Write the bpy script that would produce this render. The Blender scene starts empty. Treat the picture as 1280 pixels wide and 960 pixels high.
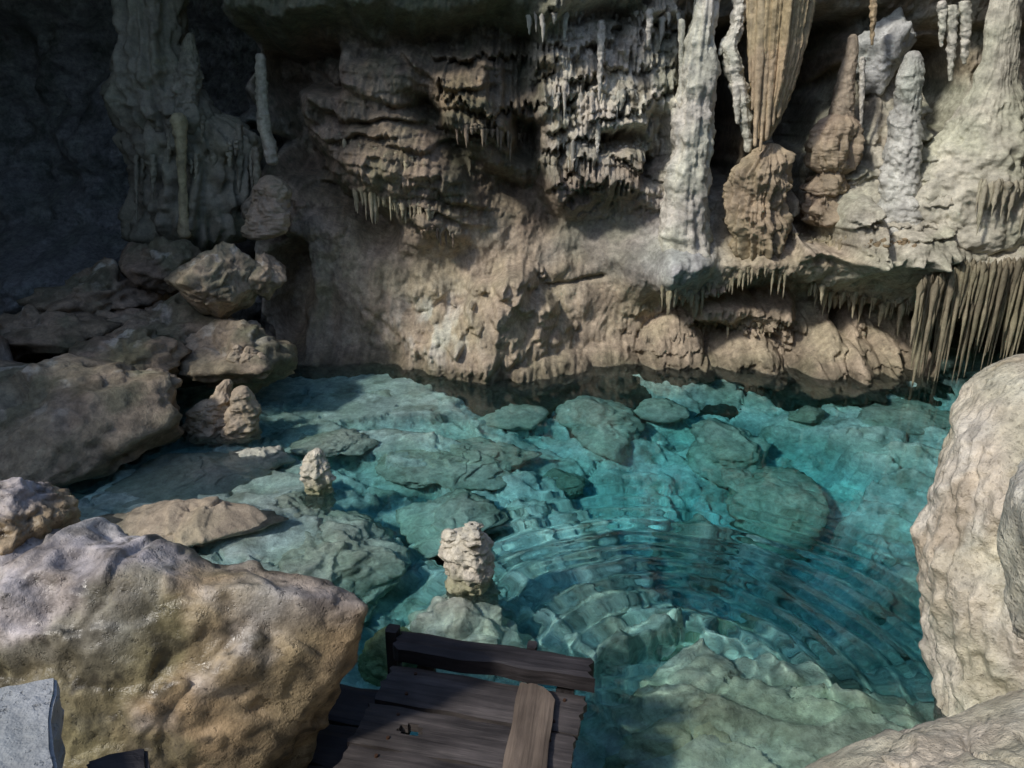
import bpy, bmesh, math, random
import numpy as np
from mathutils import Vector

# ------------------------------------------------------------------ camera, sky, sun, exposure
SC = bpy.context.scene
COL = SC.collection
PITCH = math.radians(20.0)
CAM = np.array([0.0, 0.0, 2.6])
FPX = 967.0                                   # focal length in photo pixels (1280 wide)
cd = bpy.data.cameras.new('camera'); cam = bpy.data.objects.new('camera', cd); COL.objects.link(cam)
cam.location = CAM.tolist(); cam.rotation_euler = (math.pi/2 - PITCH, 0, 0)
cd.sensor_width = 36; cd.lens = 36*FPX/1280; cd.clip_end = 500; cd.clip_start = 0.05
SC.camera = cam

SUN_DIR = Vector((0.57, 0.47, -0.67)).normalized()     # direction the light travels
sl = bpy.data.lights.new('sun', 'SUN'); sun = bpy.data.objects.new('sun', sl); COL.objects.link(sun)
sl.energy = 2.1; sl.angle = math.radians(5.0); sl.color = (1.0, 0.95, 0.87)
sun.rotation_euler = SUN_DIR.to_track_quat('-Z', 'Y').to_euler(); sun.location = (-8, -5, 9)
sl.cycles.is_caustics_light = True
wd = bpy.data.worlds.new('World'); SC.world = wd; wd.use_nodes = True
wn = wd.node_tree
sky = wn.nodes.new('ShaderNodeTexSky'); sky.sky_type = 'NISHITA'; sky.sun_disc = False
sky.sun_elevation = math.asin(-SUN_DIR.z)
sky.sun_rotation = math.atan2(-SUN_DIR.x, -SUN_DIR.y)
wn.links.new(sky.outputs[0], wn.nodes['Background'].inputs[0])
wn.nodes['Background'].inputs[1].default_value = 0.15
vs = SC.view_settings
vs.view_transform = 'Standard'; vs.look = 'None'; vs.gamma = 1; vs.use_curve_mapping = False; vs.exposure = 0.45
cy = SC.cycles
cy.max_bounces = 8; cy.diffuse_bounces = 4; cy.glossy_bounces = 3; cy.transmission_bounces = 6
cy.transparent_max_bounces = 8; cy.use_denoising = True; cy.sample_clamp_indirect = 3; cy.caustics_reflective = False
cy.blur_glossy = 0.5

# ------------------------------------------------------------------ measuring helpers
FW = np.array([0, math.cos(PITCH), -math.sin(PITCH)]); UP = np.array([0, math.sin(PITCH), math.cos(PITCH)])
def ray(px, py): return FW + np.array([1., 0, 0])*(px-640)/FPX + UP*(480-py)/FPX
def atY(px, py, Y):
    d = ray(px, py); return CAM + d*(Y/d[1])
def atZ(px, py, Z):
    d = ray(px, py); return CAM + d*((Z-CAM[2])/d[2])
def under(px, py, depth):                       # a point on the pool bottom as seen through the flat water
    p = atZ(px, py, 0.0); d = ray(px, py); d = d/np.linalg.norm(d)
    h = d[:2]/1.33; zz = -math.sqrt(1-h@h); d2 = np.array([h[0], h[1], zz])
    return p + d2*(depth/-zz)
def mpp(p): return float((np.asarray(p)-CAM) @ FW)/FPX   # metres per photo pixel there

# ------------------------------------------------------------------ numpy noise
_r = np.random.RandomState(7)
PERM = np.concatenate([_r.permutation(256)]*3).astype(np.int32)
_a = _r.rand(256)*2*np.pi; G2 = np.stack([np.cos(_a), np.sin(_a)], -1).astype(np.float32)*1.4
_g = _r.randn(256, 3); G3 = (_g/np.linalg.norm(_g, axis=1)[:, None]).astype(np.float32)*1.6
def n2(x, y, seed=0):
    x = np.asarray(x, np.float32)+np.float32(seed*17.3); y = np.asarray(y, np.float32)+np.float32(seed*9.1)
    xi = np.floor(x).astype(np.int32); yi = np.floor(y).astype(np.int32); fx = x-xi; fy = y-yi
    xi &= 255; yi &= 255
    u = fx*fx*fx*(fx*(fx*6-15)+10); v = fy*fy*fy*(fy*(fy*6-15)+10)
    def g(i, j):
        k = G2[PERM[PERM[(xi+i) & 255]+((yi+j) & 255)]]
        return k[..., 0]*(fx-i)+k[..., 1]*(fy-j)
    a = g(0, 0); b = g(1, 0); c = g(0, 1); d = g(1, 1)
    a = a+(b-a)*u; c = c+(d-c)*u
    return a+(c-a)*v
def n3(p, seed=0):
    p = np.asarray(p, np.float32)+np.float32(seed)*np.array([17.3, 9.1, 5.7], np.float32)
    i = np.floor(p).astype(np.int32); f = p-i; i &= 255
    w = f*f*f*(f*(f*6-15)+10)
    def g(a, b, c):
        h = PERM[PERM[PERM[(i[..., 0]+a) & 255]+((i[..., 1]+b) & 255)]+((i[..., 2]+c) & 255)]
        k = G3[h]
        return k[..., 0]*(f[..., 0]-a)+k[..., 1]*(f[..., 1]-b)+k[..., 2]*(f[..., 2]-c)
    def L(a, b, t): return a+(b-a)*t
    x, y, z = w[..., 0], w[..., 1], w[..., 2]
    return L(L(L(g(0,0,0), g(1,0,0), x), L(g(0,1,0), g(1,1,0), x), y),
             L(L(g(0,0,1), g(1,0,1), x), L(g(0,1,1), g(1,1,1), x), y), z)
def f2(x, y, o=4, seed=0, gain=.5):
    s = 0; a = 1.; k = 1.
    for j in range(o): s = s+a*n2(x*k, y*k, seed+j*3); a *= gain; k *= 2.03
    return s
def f3(p, o=4, seed=0, gain=.5):
    s = 0; a = 1.; k = 1.
    for j in range(o): s = s+a*n3(p*k, seed+j*3); a *= gain; k *= 2.03
    return s
def worley3(p, seed=0):
    p = np.asarray(p, np.float32); i = np.floor(p).astype(np.int32); best = np.full(p.shape[0], 9., np.float32)
    rr = np.random.RandomState(seed+50).rand(256, 3).astype(np.float32)
    for a in (-1, 0, 1):
        for b in (-1, 0, 1):
            for c in (-1, 0, 1):
                q = i+np.array([a, b, c])
                h = PERM[PERM[PERM[q[:, 0] & 255]+(q[:, 1] & 255)]+(q[:, 2] & 255)]
                d = ((q+rr[h]-p)**2).sum(1); best = np.minimum(best, d)
    return np.sqrt(best)
def worley2(x, y, seed=0):
    x = np.asarray(x, np.float32); y = np.asarray(y, np.float32)
    xi = np.floor(x).astype(np.int32); yi = np.floor(y).astype(np.int32); best = np.full(x.shape, 9., np.float32)
    rr = np.random.RandomState(seed+80).rand(256, 2).astype(np.float32)
    for a in (-1, 0, 1):
        for b in (-1, 0, 1):
            h = PERM[PERM[(xi+a) & 255]+((yi+b) & 255)]
            best = np.minimum(best, (xi+a+rr[h, 0]-x)**2+(yi+b+rr[h, 1]-y)**2)
    return np.sqrt(best)
def cells2(x, y, seed=0):
    """random height per cell and distance to the nearest joint"""
    x = np.asarray(x, np.float32); y = np.asarray(y, np.float32)
    xi = np.floor(x).astype(np.int32); yi = np.floor(y).astype(np.int32)
    f1 = np.full(x.shape, 9., np.float32); f2_ = f1.copy(); idv = np.zeros(x.shape, np.float32)
    rs = np.random.RandomState(seed+99); rr = rs.rand(256, 2).astype(np.float32); rv = rs.rand(256).astype(np.float32)
    for a in (-1, 0, 1):
        for b in (-1, 0, 1):
            h = PERM[PERM[(xi+a) & 255]+((yi+b) & 255)]
            d = np.hypot(xi+a+rr[h, 0]-x, yi+b+rr[h, 1]-y); m = d < f1
            f2_ = np.where(m, f1, np.minimum(f2_, d)); idv = np.where(m, rv[h], idv); f1 = np.minimum(f1, d)
    return idv, f2_-f1
def sst(a, b, x):
    t = np.clip((x-a)/(b-a), 0, 1); return t*t*(3-2*t)
def mix(a, b, t):
    t = np.asarray(t)[..., None]; return a*(1-t)+np.asarray(b)*t

# ------------------------------------------------------------------ mesh helpers
def mesh(name, V, F, tint=None, smooth=True):
    V = np.asarray(V, np.float32).reshape(-1, 3); F = np.asarray(F, np.int32); k = F.shape[1]
    me = bpy.data.meshes.new(name)
    me.vertices.add(len(V)); me.vertices.foreach_set('co', V.ravel())
    me.loops.add(F.size); me.loops.foreach_set('vertex_index', F.ravel())
    me.polygons.add(len(F)); me.polygons.foreach_set('loop_start', np.arange(0, F.size, k, dtype=np.int32))
    me.polygons.foreach_set('use_smooth', np.full(len(F), smooth))
    me.update(calc_edges=True)
    if tint is not None: set_tint(me, tint)
    return me
def set_tint(me, tint):
    n = len(me.vertices); t = np.ones((n, 4), np.float32); t[:, :3] = np.asarray(tint, np.float32).reshape(-1, 3)
    a = me.attributes.new('tint', 'FLOAT_COLOR', 'POINT'); a.data.foreach_set('color', t.ravel())
def grid_faces(ny, nx, wrap=False):
    i = np.arange(ny*nx).reshape(ny, nx)
    if wrap: i = np.concatenate([i, i[:, :1]], 1)
    return np.stack([i[:-1, :-1], i[:-1, 1:], i[1:, 1:], i[1:, :-1]], -1).reshape(-1, 4)
def put(name, me, mat, parent=None, loc=None):
    o = bpy.data.objects.new(name, me); COL.objects.link(o)
    if mat and me and not me.materials: me.materials.append(mat)
    if loc is not None: o.location = [float(c) for c in loc]
    if parent: o.parent = parent
    if me and mat is M_BED: o.cycles.is_caustics_receiver = True        # light reaches these through the water
    return o
def tag(o, label, cat, group=None):
    o['label'] = label; o['category'] = cat; o['kind'] = 'thing'
    if group: o['group'] = group
    return o
def struct(o, kind='structure'): o['kind'] = kind; return o
def empty(name, loc): 
    o = bpy.data.objects.new(name, None); COL.objects.link(o); o.location = [float(c) for c in loc]; o.empty_display_size = .1
    return o

# ------------------------------------------------------------------ materials
def new_mat(name):
    m = bpy.data.materials.new(name); m.use_nodes = True
    nt = m.node_tree; return m, nt, nt.nodes['Principled BSDF']
def rock_mat(name, rough=.8, spec=.3, bump=.5, fine=60., var=.45, specks=.35, gloss_var=.25, pitb=.15):
    m, nt, b = new_mat(name); N = nt.nodes.new; L = nt.links.new
    at = N('ShaderNodeAttribute'); at.attribute_name = 'tint'
    tc = N('ShaderNodeTexCoord'); geo = N('ShaderNodeNewGeometry')
    P = geo.outputs['Position']
    def noise(s, d, r=.6):
        n = N('ShaderNodeTexNoise'); n.inputs['Scale'].default_value = s; n.inputs['Detail'].default_value = d
        n.inputs['Roughness'].default_value = r; L(P, n.inputs['Vector']); return n.outputs['Fac']
    def mapr(v, a, b_, c, d):
        n = N('ShaderNodeMapRange'); n.inputs[1].default_value = a; n.inputs[2].default_value = b_
        n.inputs[3].default_value = c; n.inputs[4].default_value = d; L(v, n.inputs[0]); return n.outputs[0]
    def math_(op, a, c):
        n = N('ShaderNodeMath'); n.operation = op
        for k, v in ((0, a), (1, c)):
            if isinstance(v, (int, float)): n.inputs[k].default_value = v
            else: L(v, n.inputs[k])
        return n.outputs[0]
    big = noise(3.5, 3, .65); med = noise(14, 4, .7); sm = noise(fine, 3, .7)
    k = math_('MULTIPLY', mapr(big, .3, .7, 1-var*.6, 1+var*.6), mapr(med, .3, .7, 1-var*.7, 1+var*.5))
    k = math_('MULTIPLY', k, mapr(sm, .3, .75, 1-var*.45, 1+var*.4))
    sp = mapr(noise(fine*.9, 3, .7), .58, .74, 1.0, 1.0-specks)          # dirt specks and pits
    k = math_('MULTIPLY', k, sp)
    hue = N('ShaderNodeMix'); hue.data_type = 'RGBA'; hue.blend_type = 'MULTIPLY'
    L(at.outputs['Color'], hue.inputs[6]); hue.inputs[7].default_value = (.93, .98, .92, 1)
    L(mapr(noise(2.1, 1, .6), .42, .62, 0, .9), hue.inputs[0])
    vm = N('ShaderNodeVectorMath'); vm.operation = 'SCALE'
    L(hue.outputs[2], vm.inputs[0]); L(k, vm.inputs['Scale'])
    L(vm.outputs[0], b.inputs['Base Color'])
    L(mapr(med, .35, .65, rough-gloss_var*.5, min(1, rough+gloss_var*.5)), b.inputs['Roughness'])
    b.inputs['Specular IOR Level'].default_value = spec
    h = math_('ADD', math_('MULTIPLY', med, .6), math_('MULTIPLY', sm, .22))
    h = math_('ADD', h, math_('MULTIPLY', noise(fine*3.2, 1, .6), .07))
    h = math_('ADD', h, math_('MULTIPLY', sp, pitb))
    bp = N('ShaderNodeBump'); bp.inputs['Strength'].default_value = bump; bp.inputs['Distance'].default_value = .05
    L(h, bp.inputs['Height']); L(bp.outputs[0], b.inputs['Normal'])
    return m
M_WALL = rock_mat('cave_limestone', .82, .25, .55, 42)
M_FLOW = rock_mat('flowstone', .7, .35, .4, 55, .35, .3)
M_NEAR = rock_mat('wet_boulder_stone', .5, .5, .36, 34, .55, .65, .4, .7)
M_PALE = rock_mat('pale_calcite', .6, .4, .65, 48, .38, .4, .3, .4)
M_BED = rock_mat('submerged_stone', .9, .05, .6, 45, .4, .3)
def wood_mat(name, dark, light, scale=1.):
    m, nt, b = new_mat(name); N = nt.nodes.new; L = nt.links.new
    tc = N('ShaderNodeTexCoord'); mp = N('ShaderNodeMapping'); mp.inputs['Scale'].default_value = (2.2*scale, 30*scale, 30*scale)
    L(tc.outputs['Object'], mp.inputs[0])
    n = N('ShaderNodeTexNoise'); n.inputs['Scale'].default_value = 1.6; n.inputs['Detail'].default_value = 7; n.inputs['Roughness'].default_value = .65
    n.inputs['Distortion'].default_value = .5; L(mp.outputs[0], n.inputs[0])
    n_ = N('ShaderNodeTexNoise'); n_.inputs['Scale'].default_value = 5; n_.inputs['Detail'].default_value = 5; L(tc.outputs['Object'], n_.inputs[0])
    a = N('ShaderNodeMath'); a.operation = 'MULTIPLY'; L(n.outputs[0], a.inputs[0]); L(n_.outputs[0], a.inputs[1])
    r = N('ShaderNodeValToRGB'); e = r.color_ramp.elements
    e[0].position = .12; e[0].color = (*dark, 1); e[1].position = .42; e[1].color = (*light, 1)
    L(a.outputs[0], r.inputs[0]); L(r.outputs[0], b.inputs['Base Color'])
    b.inputs['Roughness'].default_value = .62; b.inputs['Specular IOR Level'].default_value = .35
    bp = N('ShaderNodeBump'); bp.inputs['Strength'].default_value = .5; bp.inputs['Distance'].default_value = .01
    L(n.outputs[0], bp.inputs['Height']); L(bp.outputs[0], b.inputs['Normal'])
    return m
M_WOOD = wood_mat('weathered_dark_wood', (.020, .017, .016), (.105, .090, .085))
M_WOODB = wood_mat('black_wood_and_shade', (.008, .007, .008), (.048, .042, .044))  # dark wood, also used where black stands for shade
M_WOODP = wood_mat('pale_worn_wood', (.08, .06, .045), (.22, .17, .13))

# water: a refractive rippled sheet over an absorbing body
M_WATER, nt, b = new_mat('water_surface')
b.inputs['Base Color'].default_value = (1, 1, 1, 1); b.inputs['Roughness'].default_value = 0
b.inputs['IOR'].default_value = 1.33; b.inputs['Transmission Weight'].default_value = 1
M_BODY, nt, b = new_mat('clear_blue_water'); nt.nodes.remove(b)
va = nt.nodes.new('ShaderNodeVolumeAbsorption'); va.inputs['Color'].default_value = (.0, .815, .90, 1); va.inputs['Density'].default_value = 1.15
nt.links.new(va.outputs[0], nt.nodes['Material Output'].inputs['Volume'])

TAN = np.array([.40, .325, .24]); GREY = np.array([.40, .385, .34]); WHITE = np.array([.62, .58, .50])
DARK = np.array([.12, .10, .07]); GREEN = np.array([.12, .13, .085]); OCHRE = np.array([.42, .315, .195]); MUD = np.array([.26, .20, .145])

# ------------------------------------------------------------------ back wall of the cave (one continuous rock face)
dx = 0.0125
gx = np.concatenate([np.arange(-12, -5.6, .06), np.arange(-5.6, 6.2, dx), np.arange(6.2, 9.5, .06)])
gz = np.concatenate([np.arange(-1.6, -.25, .04), np.arange(-.25, 3.9, dx), np.arange(3.9, 6.4, .06)])
X, Z = np.meshgrid(gx, gz); X = X.astype(np.float32); Z = Z.astype(np.float32)
Y0 = 7.5+.35*np.maximum(Z, -.3)
fwd = Y0*FW[1]+(Z-2.6)*FW[2]
PX = 640+X/fwd*FPX; PY = 480-(Y0*UP[1]+(Z-2.6)*UP[2])/fwd*FPX          # where the plain plane would be seen
def GA(cx, cy, sx, sy, ang=0):
    c, s = math.cos(ang), math.sin(ang); u = (PX-cx)*c+(PY-cy)*s; v = -(PX-cx)*s+(PY-cy)*c
    return np.exp(-(u/sx)**2-(v/sy)**2)
def DOME(cx, cy, sx, sy):
    return np.sqrt(np.clip(1-((PX+wx*14-cx)/sx)**2-((PY+wz*14-cy)/sy)**2, 0, 1))
def BX(x0, x1, y0, y1, s=12, sb=None):
    a = PX+wx*s*1.2; c = PY+wz*s*1.2; sb = sb or s
    return sst(x0-s, x0+s, a)*(1-sst(x1-s, x1+s, a))*sst(y0-s, y0+s, c)*(1-sst(y1-sb, y1+sb, c))
def SEG(pts, w):
    d = np.full(PX.shape, 1e9, np.float32)
    for (a, b_), (c, e) in zip(pts[:-1], pts[1:]):
        vx, vy = c-a, e-b_; t = np.clip(((PX-a)*vx+(PY-b_)*vy)/(vx*vx+vy*vy), 0, 1)
        d = np.minimum(d, np.hypot(PX-a-t*vx, PY-b_-t*vy))
    return np.exp(-(d/w)**2)
def LINE(pts):
    p = np.array(pts, float); return np.interp(PX, p[:, 0], p[:, 1])
wx = f2(X*1.6, Z*1.6, 3, 1); wz = f2(X*1.6, Z*1.6, 3, 2)
drip = n2(X*26, Z*.8, 5)*.6+n2(X*55, Z*1.5, 6)*.35+n2(X*9, Z*.6, 4)*.5       # uneven drip lengths along an edge
def ledge(pts, depth, dl=14., soft=5.):                                       # overhanging shelf ending in drips
    l = LINE(pts)+drip*dl+wz*10
    return depth*(1-sst(-soft, soft, PY-l))
def span(x0, x1, s=15): return sst(x0-s, x0+s, PX+wx*8)*(1-sst(x1-s, x1+s, PX+wx*8))
def terr(period, amp, slant=0., warp=1.0, dr=.22, p=.8, seed=11, drop=.88):
    t = (PY-slant*(PX-640))/period+warp*f2(X*1.1, Z*1.4, 3, seed)+dr*drip
    f = t-np.floor(t); return amp*(np.power(f, p)*(1-sst(drop, 1., f)))

H = np.zeros_like(X)
lower = sst(230, 440, PY)
# broad form
H += .16*f2(X*.9, Z*.9, 3, 20)+.05*f2(X*4, Z*3, 3, 21)*(1-.7*BX(370, 830, 285, 470, 30))
H += .30*GA(560, 420, 260, 90)                                             # muddy fan
w_ = np.interp(PY, [320, 350, 400, 470], [10, 38, 80, 128]); c_ = np.interp(PY, [320, 470], [648, 612])
lump = f2(X*5, Z*4, 3, 23)
H += .62*np.power(np.clip(1-np.abs(PX+lump*16-c_)/w_, 0, 1), .75)*sst(318, 350, PY)
H += .10*np.abs(lump)*GA(590, 400, 90, 55)*1.2
lob = worley2(X*4.6+wx*.8, Z*3.4, 3); H += .10*(1-np.clip(lob*1.3, 0, 1))*BX(500, 720, 345, 470, 14)
H += .05*np.abs(n2(X*14, Z*5, 31))*BX(490, 730, 430, 480, 10)
H -= .05*SEG([(455, 395), (490, 430)], 4)
H -= .09*SEG([(683, 364), (715, 360), (757, 351)], 3.5)
# left flowstone scales
m_sc = BX(385, 640, 55, 270, 26, 70)*sst(-60, 40, 640-PX-(PY-60)*.12)
H += m_sc*(.26+terr(33, .20, .32, 1.1, .12, .9, 11, .66)-.035*np.abs(n2(X*20, Z*1.8, 59))+terr(15, .05, .2, .9, .3, .8, 22, .7))
H += .22*GA(480, 90, 60, 40)+.16*GA(500, 215, 80, 60)
H += .22*m_sc*GA(490, 160, 70, 110)
H -= .75*SEG([(350, 120), (365, 190), (410, 240), (475, 290)], 24)*(1-.5*lower)
H -= .45*SEG([(530, 130), (560, 170), (600, 215), (640, 240)], 15)
H -= .7*BX(325, 430, 62, 118, 10)
H -= .75*BX(322, 366, 315, 450, 14)  # recess carved in to deepen the jutting boulder's shadow
H += .2*ledge([(600, 160), (660, 170)], 1., 16)*span(555, 640)*BX(540, 650, 90, 200, 15)
H -= .35*BX(640, 668, 150, 205, 8)
# dull brown zone and pillar lumps in the middle
H += .20*GA(655, 225, 26, 40)+.18*GA(655, 140, 22, 25)+.13*GA(560, 290, 40, 20)
H += span(520, 580)*ledge([(500, 285), (600, 300)], .12, 16)*sst(240, 265, PY)
H -= .18*SEG([(690, 280), (665, 240), (700, 170), (682, 100)], 13)
# ribbed white zone
m_rb = BX(672, 850, -60, 250, 18, 48)
rib = np.abs(n2(X*17, Z*1.6, 41))*.6+np.abs(n2(X*36, Z*3.5, 42))*.3
H += m_rb*(.45+terr(70, .20, -.05, 1.3, .40, .6, 12)+terr(27, .06, .1, 1.0, .35, .7, 13)-.13*rib)
pit = sst(.28, .62, f2(X*4.2, Z*3., 4, 44)); H -= m_rb*pit*.22
H -= .5*BX(745, 800, 165, 185, 9)+.45*BX(800, 832, 140, 225, 10)+.3*BX(700, 790, 15, 34, 7)
H += BX(560, 690, 50, 165, 16)*(terr(45, .22, .1, 1., .4, .7, 15)-.12*rib)
# roof lip along the top left
H += 1.05*(1-sst(20, 60, PY+wz*18))*span(255, 690, 40)*sst(-230, -20, PY)+.5*(1-sst(-40, 20, PY))
H += .3*(1-sst(18, 34, PY+wz*14))*span(690, 1290, 10)
# grey stain slope below the column
H += .34*GA(850, 310, 48, 60)+.22*GA(800, 330, 40, 45)
# alcoves between the columns
H -= 1.5*BX(888, 938, 40, 235, 12)+1.6*BX(990, 1052, 26, 190, 14)+1.2*BX(1000, 1022, 170, 300, 12)
H -= 1.0*BX(1146, 1192, 50, 165, 12)+.5*BX(1056, 1078, 80, 200, 7)
# tiered flowstone on the right
H += .55*GA(1215, 235, 105, 95)+.30*GA(1090, 300, 70, 45)+.25*GA(960, 320, 50, 40)
H += BX(1020, 1300, 140, 335, 30)*(.2+terr(34, .11, -.12, .8, .08, .9, 17))
H += BX(1040, 1160, 150, 290, 20)*terr(36, .09, .0, .8, .2, .7, 18)
H += BX(985, 1062, 240, 312, 8)*(.35+terr(30, .12, 0, .6, .4, .8, 16))
s1 = [(790, 352), (830, 366), (862, 374), (905, 352), (950, 338), (985, 346), (1020, 362), (1060, 372), (1110, 384), (1165, 388), (1185, 345), (1240, 330), (1300, 320)]
H += span(815, 1330)*ledge(s1, .42, 15)*sst(285, 325, PY)
H += span(1085, 1146, 8)*ledge([(1080, 308), (1150, 310)], .20, 12)*sst(270, 290, PY)
H += span(868, 1000)*ledge([(860, 408), (900, 412), (940, 420), (1000, 412)], .26, 12)*sst(372, 392, PY)
H += .22*DOME(985, 398, 40, 34)+.2*DOME(905, 392, 50, 26)
H -= 1.0*BX(1168, 1330, 365, 500, 14)
# mud cones standing at the water line
for cx, cy, sx, sy, a in ((850, 470, 52, 66, .50), (938, 475, 58, 48, .44), (1040, 475, 40, 92, .40), (1048, 470, 60, 62, .35),
                          (1092, 470, 34, 70, .42), (1135, 470, 40, 84, .36), (1172, 475, 30, 68, .33), (985, 480, 45, 70, .2),
                          (770, 480, 60, 40, .2), (420, 480, 90, 40, .2), (690, 480, 50, 40, .22)):
    H += a*DOME(cx, cy, sx, sy)
H -= .55*BX(1055, 1072, 398, 430, 5)
m_co = BX(790, 1190, 390, 480, 14); H += m_co*(terr(26, .05, .1, .9, .5, .8, 19)-.06*np.abs(n2(X*8, Z*2.2, 57))+.05*f2(X*5, Z*4, 3, 58))
# under the water the face slopes in to the pool
H += sst(.05, -1., Z)*.8
# deep chamber beyond the left end
H += .55*f2(X*.8, Z*.8, 4, 77)*(1-sst(235, 330, PX))
H -= 3.2*(1-sst(235, 330, PX+wx*30))*(1-sst(330, 420, PY)*.55)
# rock texture, calmer on the muddy fan
fan = np.clip(BX(370, 830, 285, 470, 30)+.6*BX(800, 1180, 385, 480, 14), 0, 1)
H += fan*(.05*f2(X*2.6, Z*2.2, 3, 53)+.035*n2(X*7, Z*1.4, 54)+.02*np.abs(n2(X*15+wx, Z*4, 55)))
H += (.034*f2(X*9, Z*7, 4, 50)+.012*f2(X*30, Z*22, 3, 51))*(1-.72*fan)+.03*np.abs(n2(X*20, Z*2.2, 52))*sst(330, 200, PY)
H += .018*(1-worley2(X*11, Z*11, 5))*(1-BX(380, 800, 270, 440, 40))
# the fan's smoother mud keeps faint flow lines
H -= .45*sst(1.5, .25, Z)+.12*sst(2.6, 1.4, Z)
YW = Y0-H
# pigments of the rock, with some light fall-off mixed in
T = np.broadcast_to(TAN, X.shape+(3,)).copy()
nz = f2(X*1.7, Z*1.7, 4, 60); ny_ = f2(X*5, Z*3.2, 4, 61); nv = f2(X*9, Z*1.2, 3, 62)
up = sst(330, 200, PY)
T = mix(T, GREY*.85, up*sst(-.5, .5, nz)*.8)
T = mix(T, MUD, sst(-.3, .5, ny_)*.6*up)
T = mix(T, MUD*.9, BX(340, 680, -80, 275, 40)*.75)  # upper left browned further, painting in the fall-off of light
T = mix(T, np.array([.58, .525, .44]), m_rb*np.clip(.85+nv*.5, 0, 1))
T = mix(T, DARK*1.3, m_rb*sst(.3, .6, ny_+.3*nz)*.7)
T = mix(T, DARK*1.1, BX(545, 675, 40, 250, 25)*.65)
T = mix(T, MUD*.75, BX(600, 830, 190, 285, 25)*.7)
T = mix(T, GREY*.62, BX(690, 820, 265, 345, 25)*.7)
T = mix(T, np.array([.40, .40, .40]), np.clip(GA(855, 280, 35, 70)+GA(830, 330, 40, 30)*.6, 0, .9))
T = mix(T, WHITE*.92, np.clip(GA(540, 410, 45, 40)*1.2, 0, 1)*sst(-.3, .3, ny_))
T = mix(T, GREEN, (1-sst(30, 70, PY+wz*15))*span(200, 700, 40)*.85)
T = mix(T, np.array([.47, .45, .37]), BX(1020, 1330, 120, 380, 35)*.8)
T = mix(T, np.array([.33, .33, .24]), BX(1150, 1330, 230, 500, 25)*.5*sst(-.2, .4, nv))
T = mix(T, OCHRE*.9, m_sc*sst(0, .5, nz+.3*nv)*.4)
T = mix(T, np.array([.36, .36, .35]), 1-sst(250, 345, PX+wx*30))
T = mix(T, GREEN*.9, sst(.12, .45, f2(X*2.4, Z*2.4, 4, 66))*up*.45)
low = sst(.22, .0, Z+.10*drip+.05*ny_); T = mix(T, np.array([.13, .11, .075]), low*.75)          # damp tide line
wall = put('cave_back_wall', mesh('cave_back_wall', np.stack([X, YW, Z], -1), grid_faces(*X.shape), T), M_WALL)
struct(wall)
def wall_y(x, z):
    j = int(np.clip(np.searchsorted(gx, x), 1, len(gx)-1)); i = int(np.clip(np.searchsorted(gz, z), 1, len(gz)-1))
    return float(YW[i-1:i+1, j-1:j+1].min())
def on_wall(px, py):                               # first point of the wall seen there
    d = ray(px, py); best = None
    for Y in np.arange(5.5, 13, .02):
        p = CAM+d*(Y/d[1])
        if p[1] >= wall_y(p[0], p[2]): return p
    return CAM+d*(8/d[1])

# ------------------------------------------------------------------ unseen roof, its opening shaped to place sun and shade, rear and side walls, ground
HOLE = [(-6.6, 1.2), (-6.6, 2.8), (-5.9, 3.8), (-5.0, 4.8), (-4.0, 5.5), (-2.6, 6.2), (-.7, 7.1), (3, 7.6), (4, 6.2), (3, 3), (1.4, -1.6), (-2.5, -3.4), (-6, -3.2), (-7.6, -.8)]  # outline set so the upper left and far bank stay shaded
def inside(x, y, poly):
    r = np.zeros(x.shape, bool); n = len(poly)
    for i in range(n):
        (x1, y1), (x2, y2) = poly[i], poly[(i+1) % n]
        if y1 == y2: continue
        c = ((y1 > y) != (y2 > y)) & (x < (x2-x1)*(y-y1)/(y2-y1)+x1); r ^= c
    return r
cx_, cy_ = np.meshgrid(np.arange(-16, 13, .14), np.arange(-10, 17, .14))
cz_ = 5.0+.25*f2(cx_*.6, cy_*.6, 4, 70)
jit = f2(cx_*.9, cy_*.9, 4, 71)*.45; jit2 = f2(cx_*.9, cy_*.9, 4, 72)*.45
FILL_OPENING = [(-14, 5.5), (-14, 10.0), (-12.2, 10.0), (-11.4, 7.6), (-11.6, 5.5)]      # added unseen opening, lets sky light brighten the far left chamber
ins = inside(cx_+jit, cy_+jit2, HOLE) | inside(cx_+jit, cy_+jit2, FILL_OPENING)
F = grid_faces(*cx_.shape); keep = ~ins.ravel()[F].any(1)
top = np.stack([cx_, cy_, cz_], -1)
roof = put('cave_roof', mesh('cave_roof', top, F[keep], np.broadcast_to(MUD*.9, cx_.shape+(3,))), M_WALL)
struct(roof)
ang = np.linspace(math.radians(35), math.radians(-215), 220); hz = np.arange(-2.2, 5.8, .1)
A, HZ = np.meshgrid(ang, hz)
rad = 1+.08*f2(A*4, HZ*.7, 4, 73)+.02*f2(A*18, HZ*3, 3, 74)
shell = np.stack([-1.0+11.5*rad*np.cos(A), 5.5+12*rad*np.sin(A), HZ], -1)
side = put('cave_side_wall', mesh('cave_side_wall', shell, grid_faces(*A.shape), np.broadcast_to(MUD, A.shape+(3,))), M_WALL)
struct(side)

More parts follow.
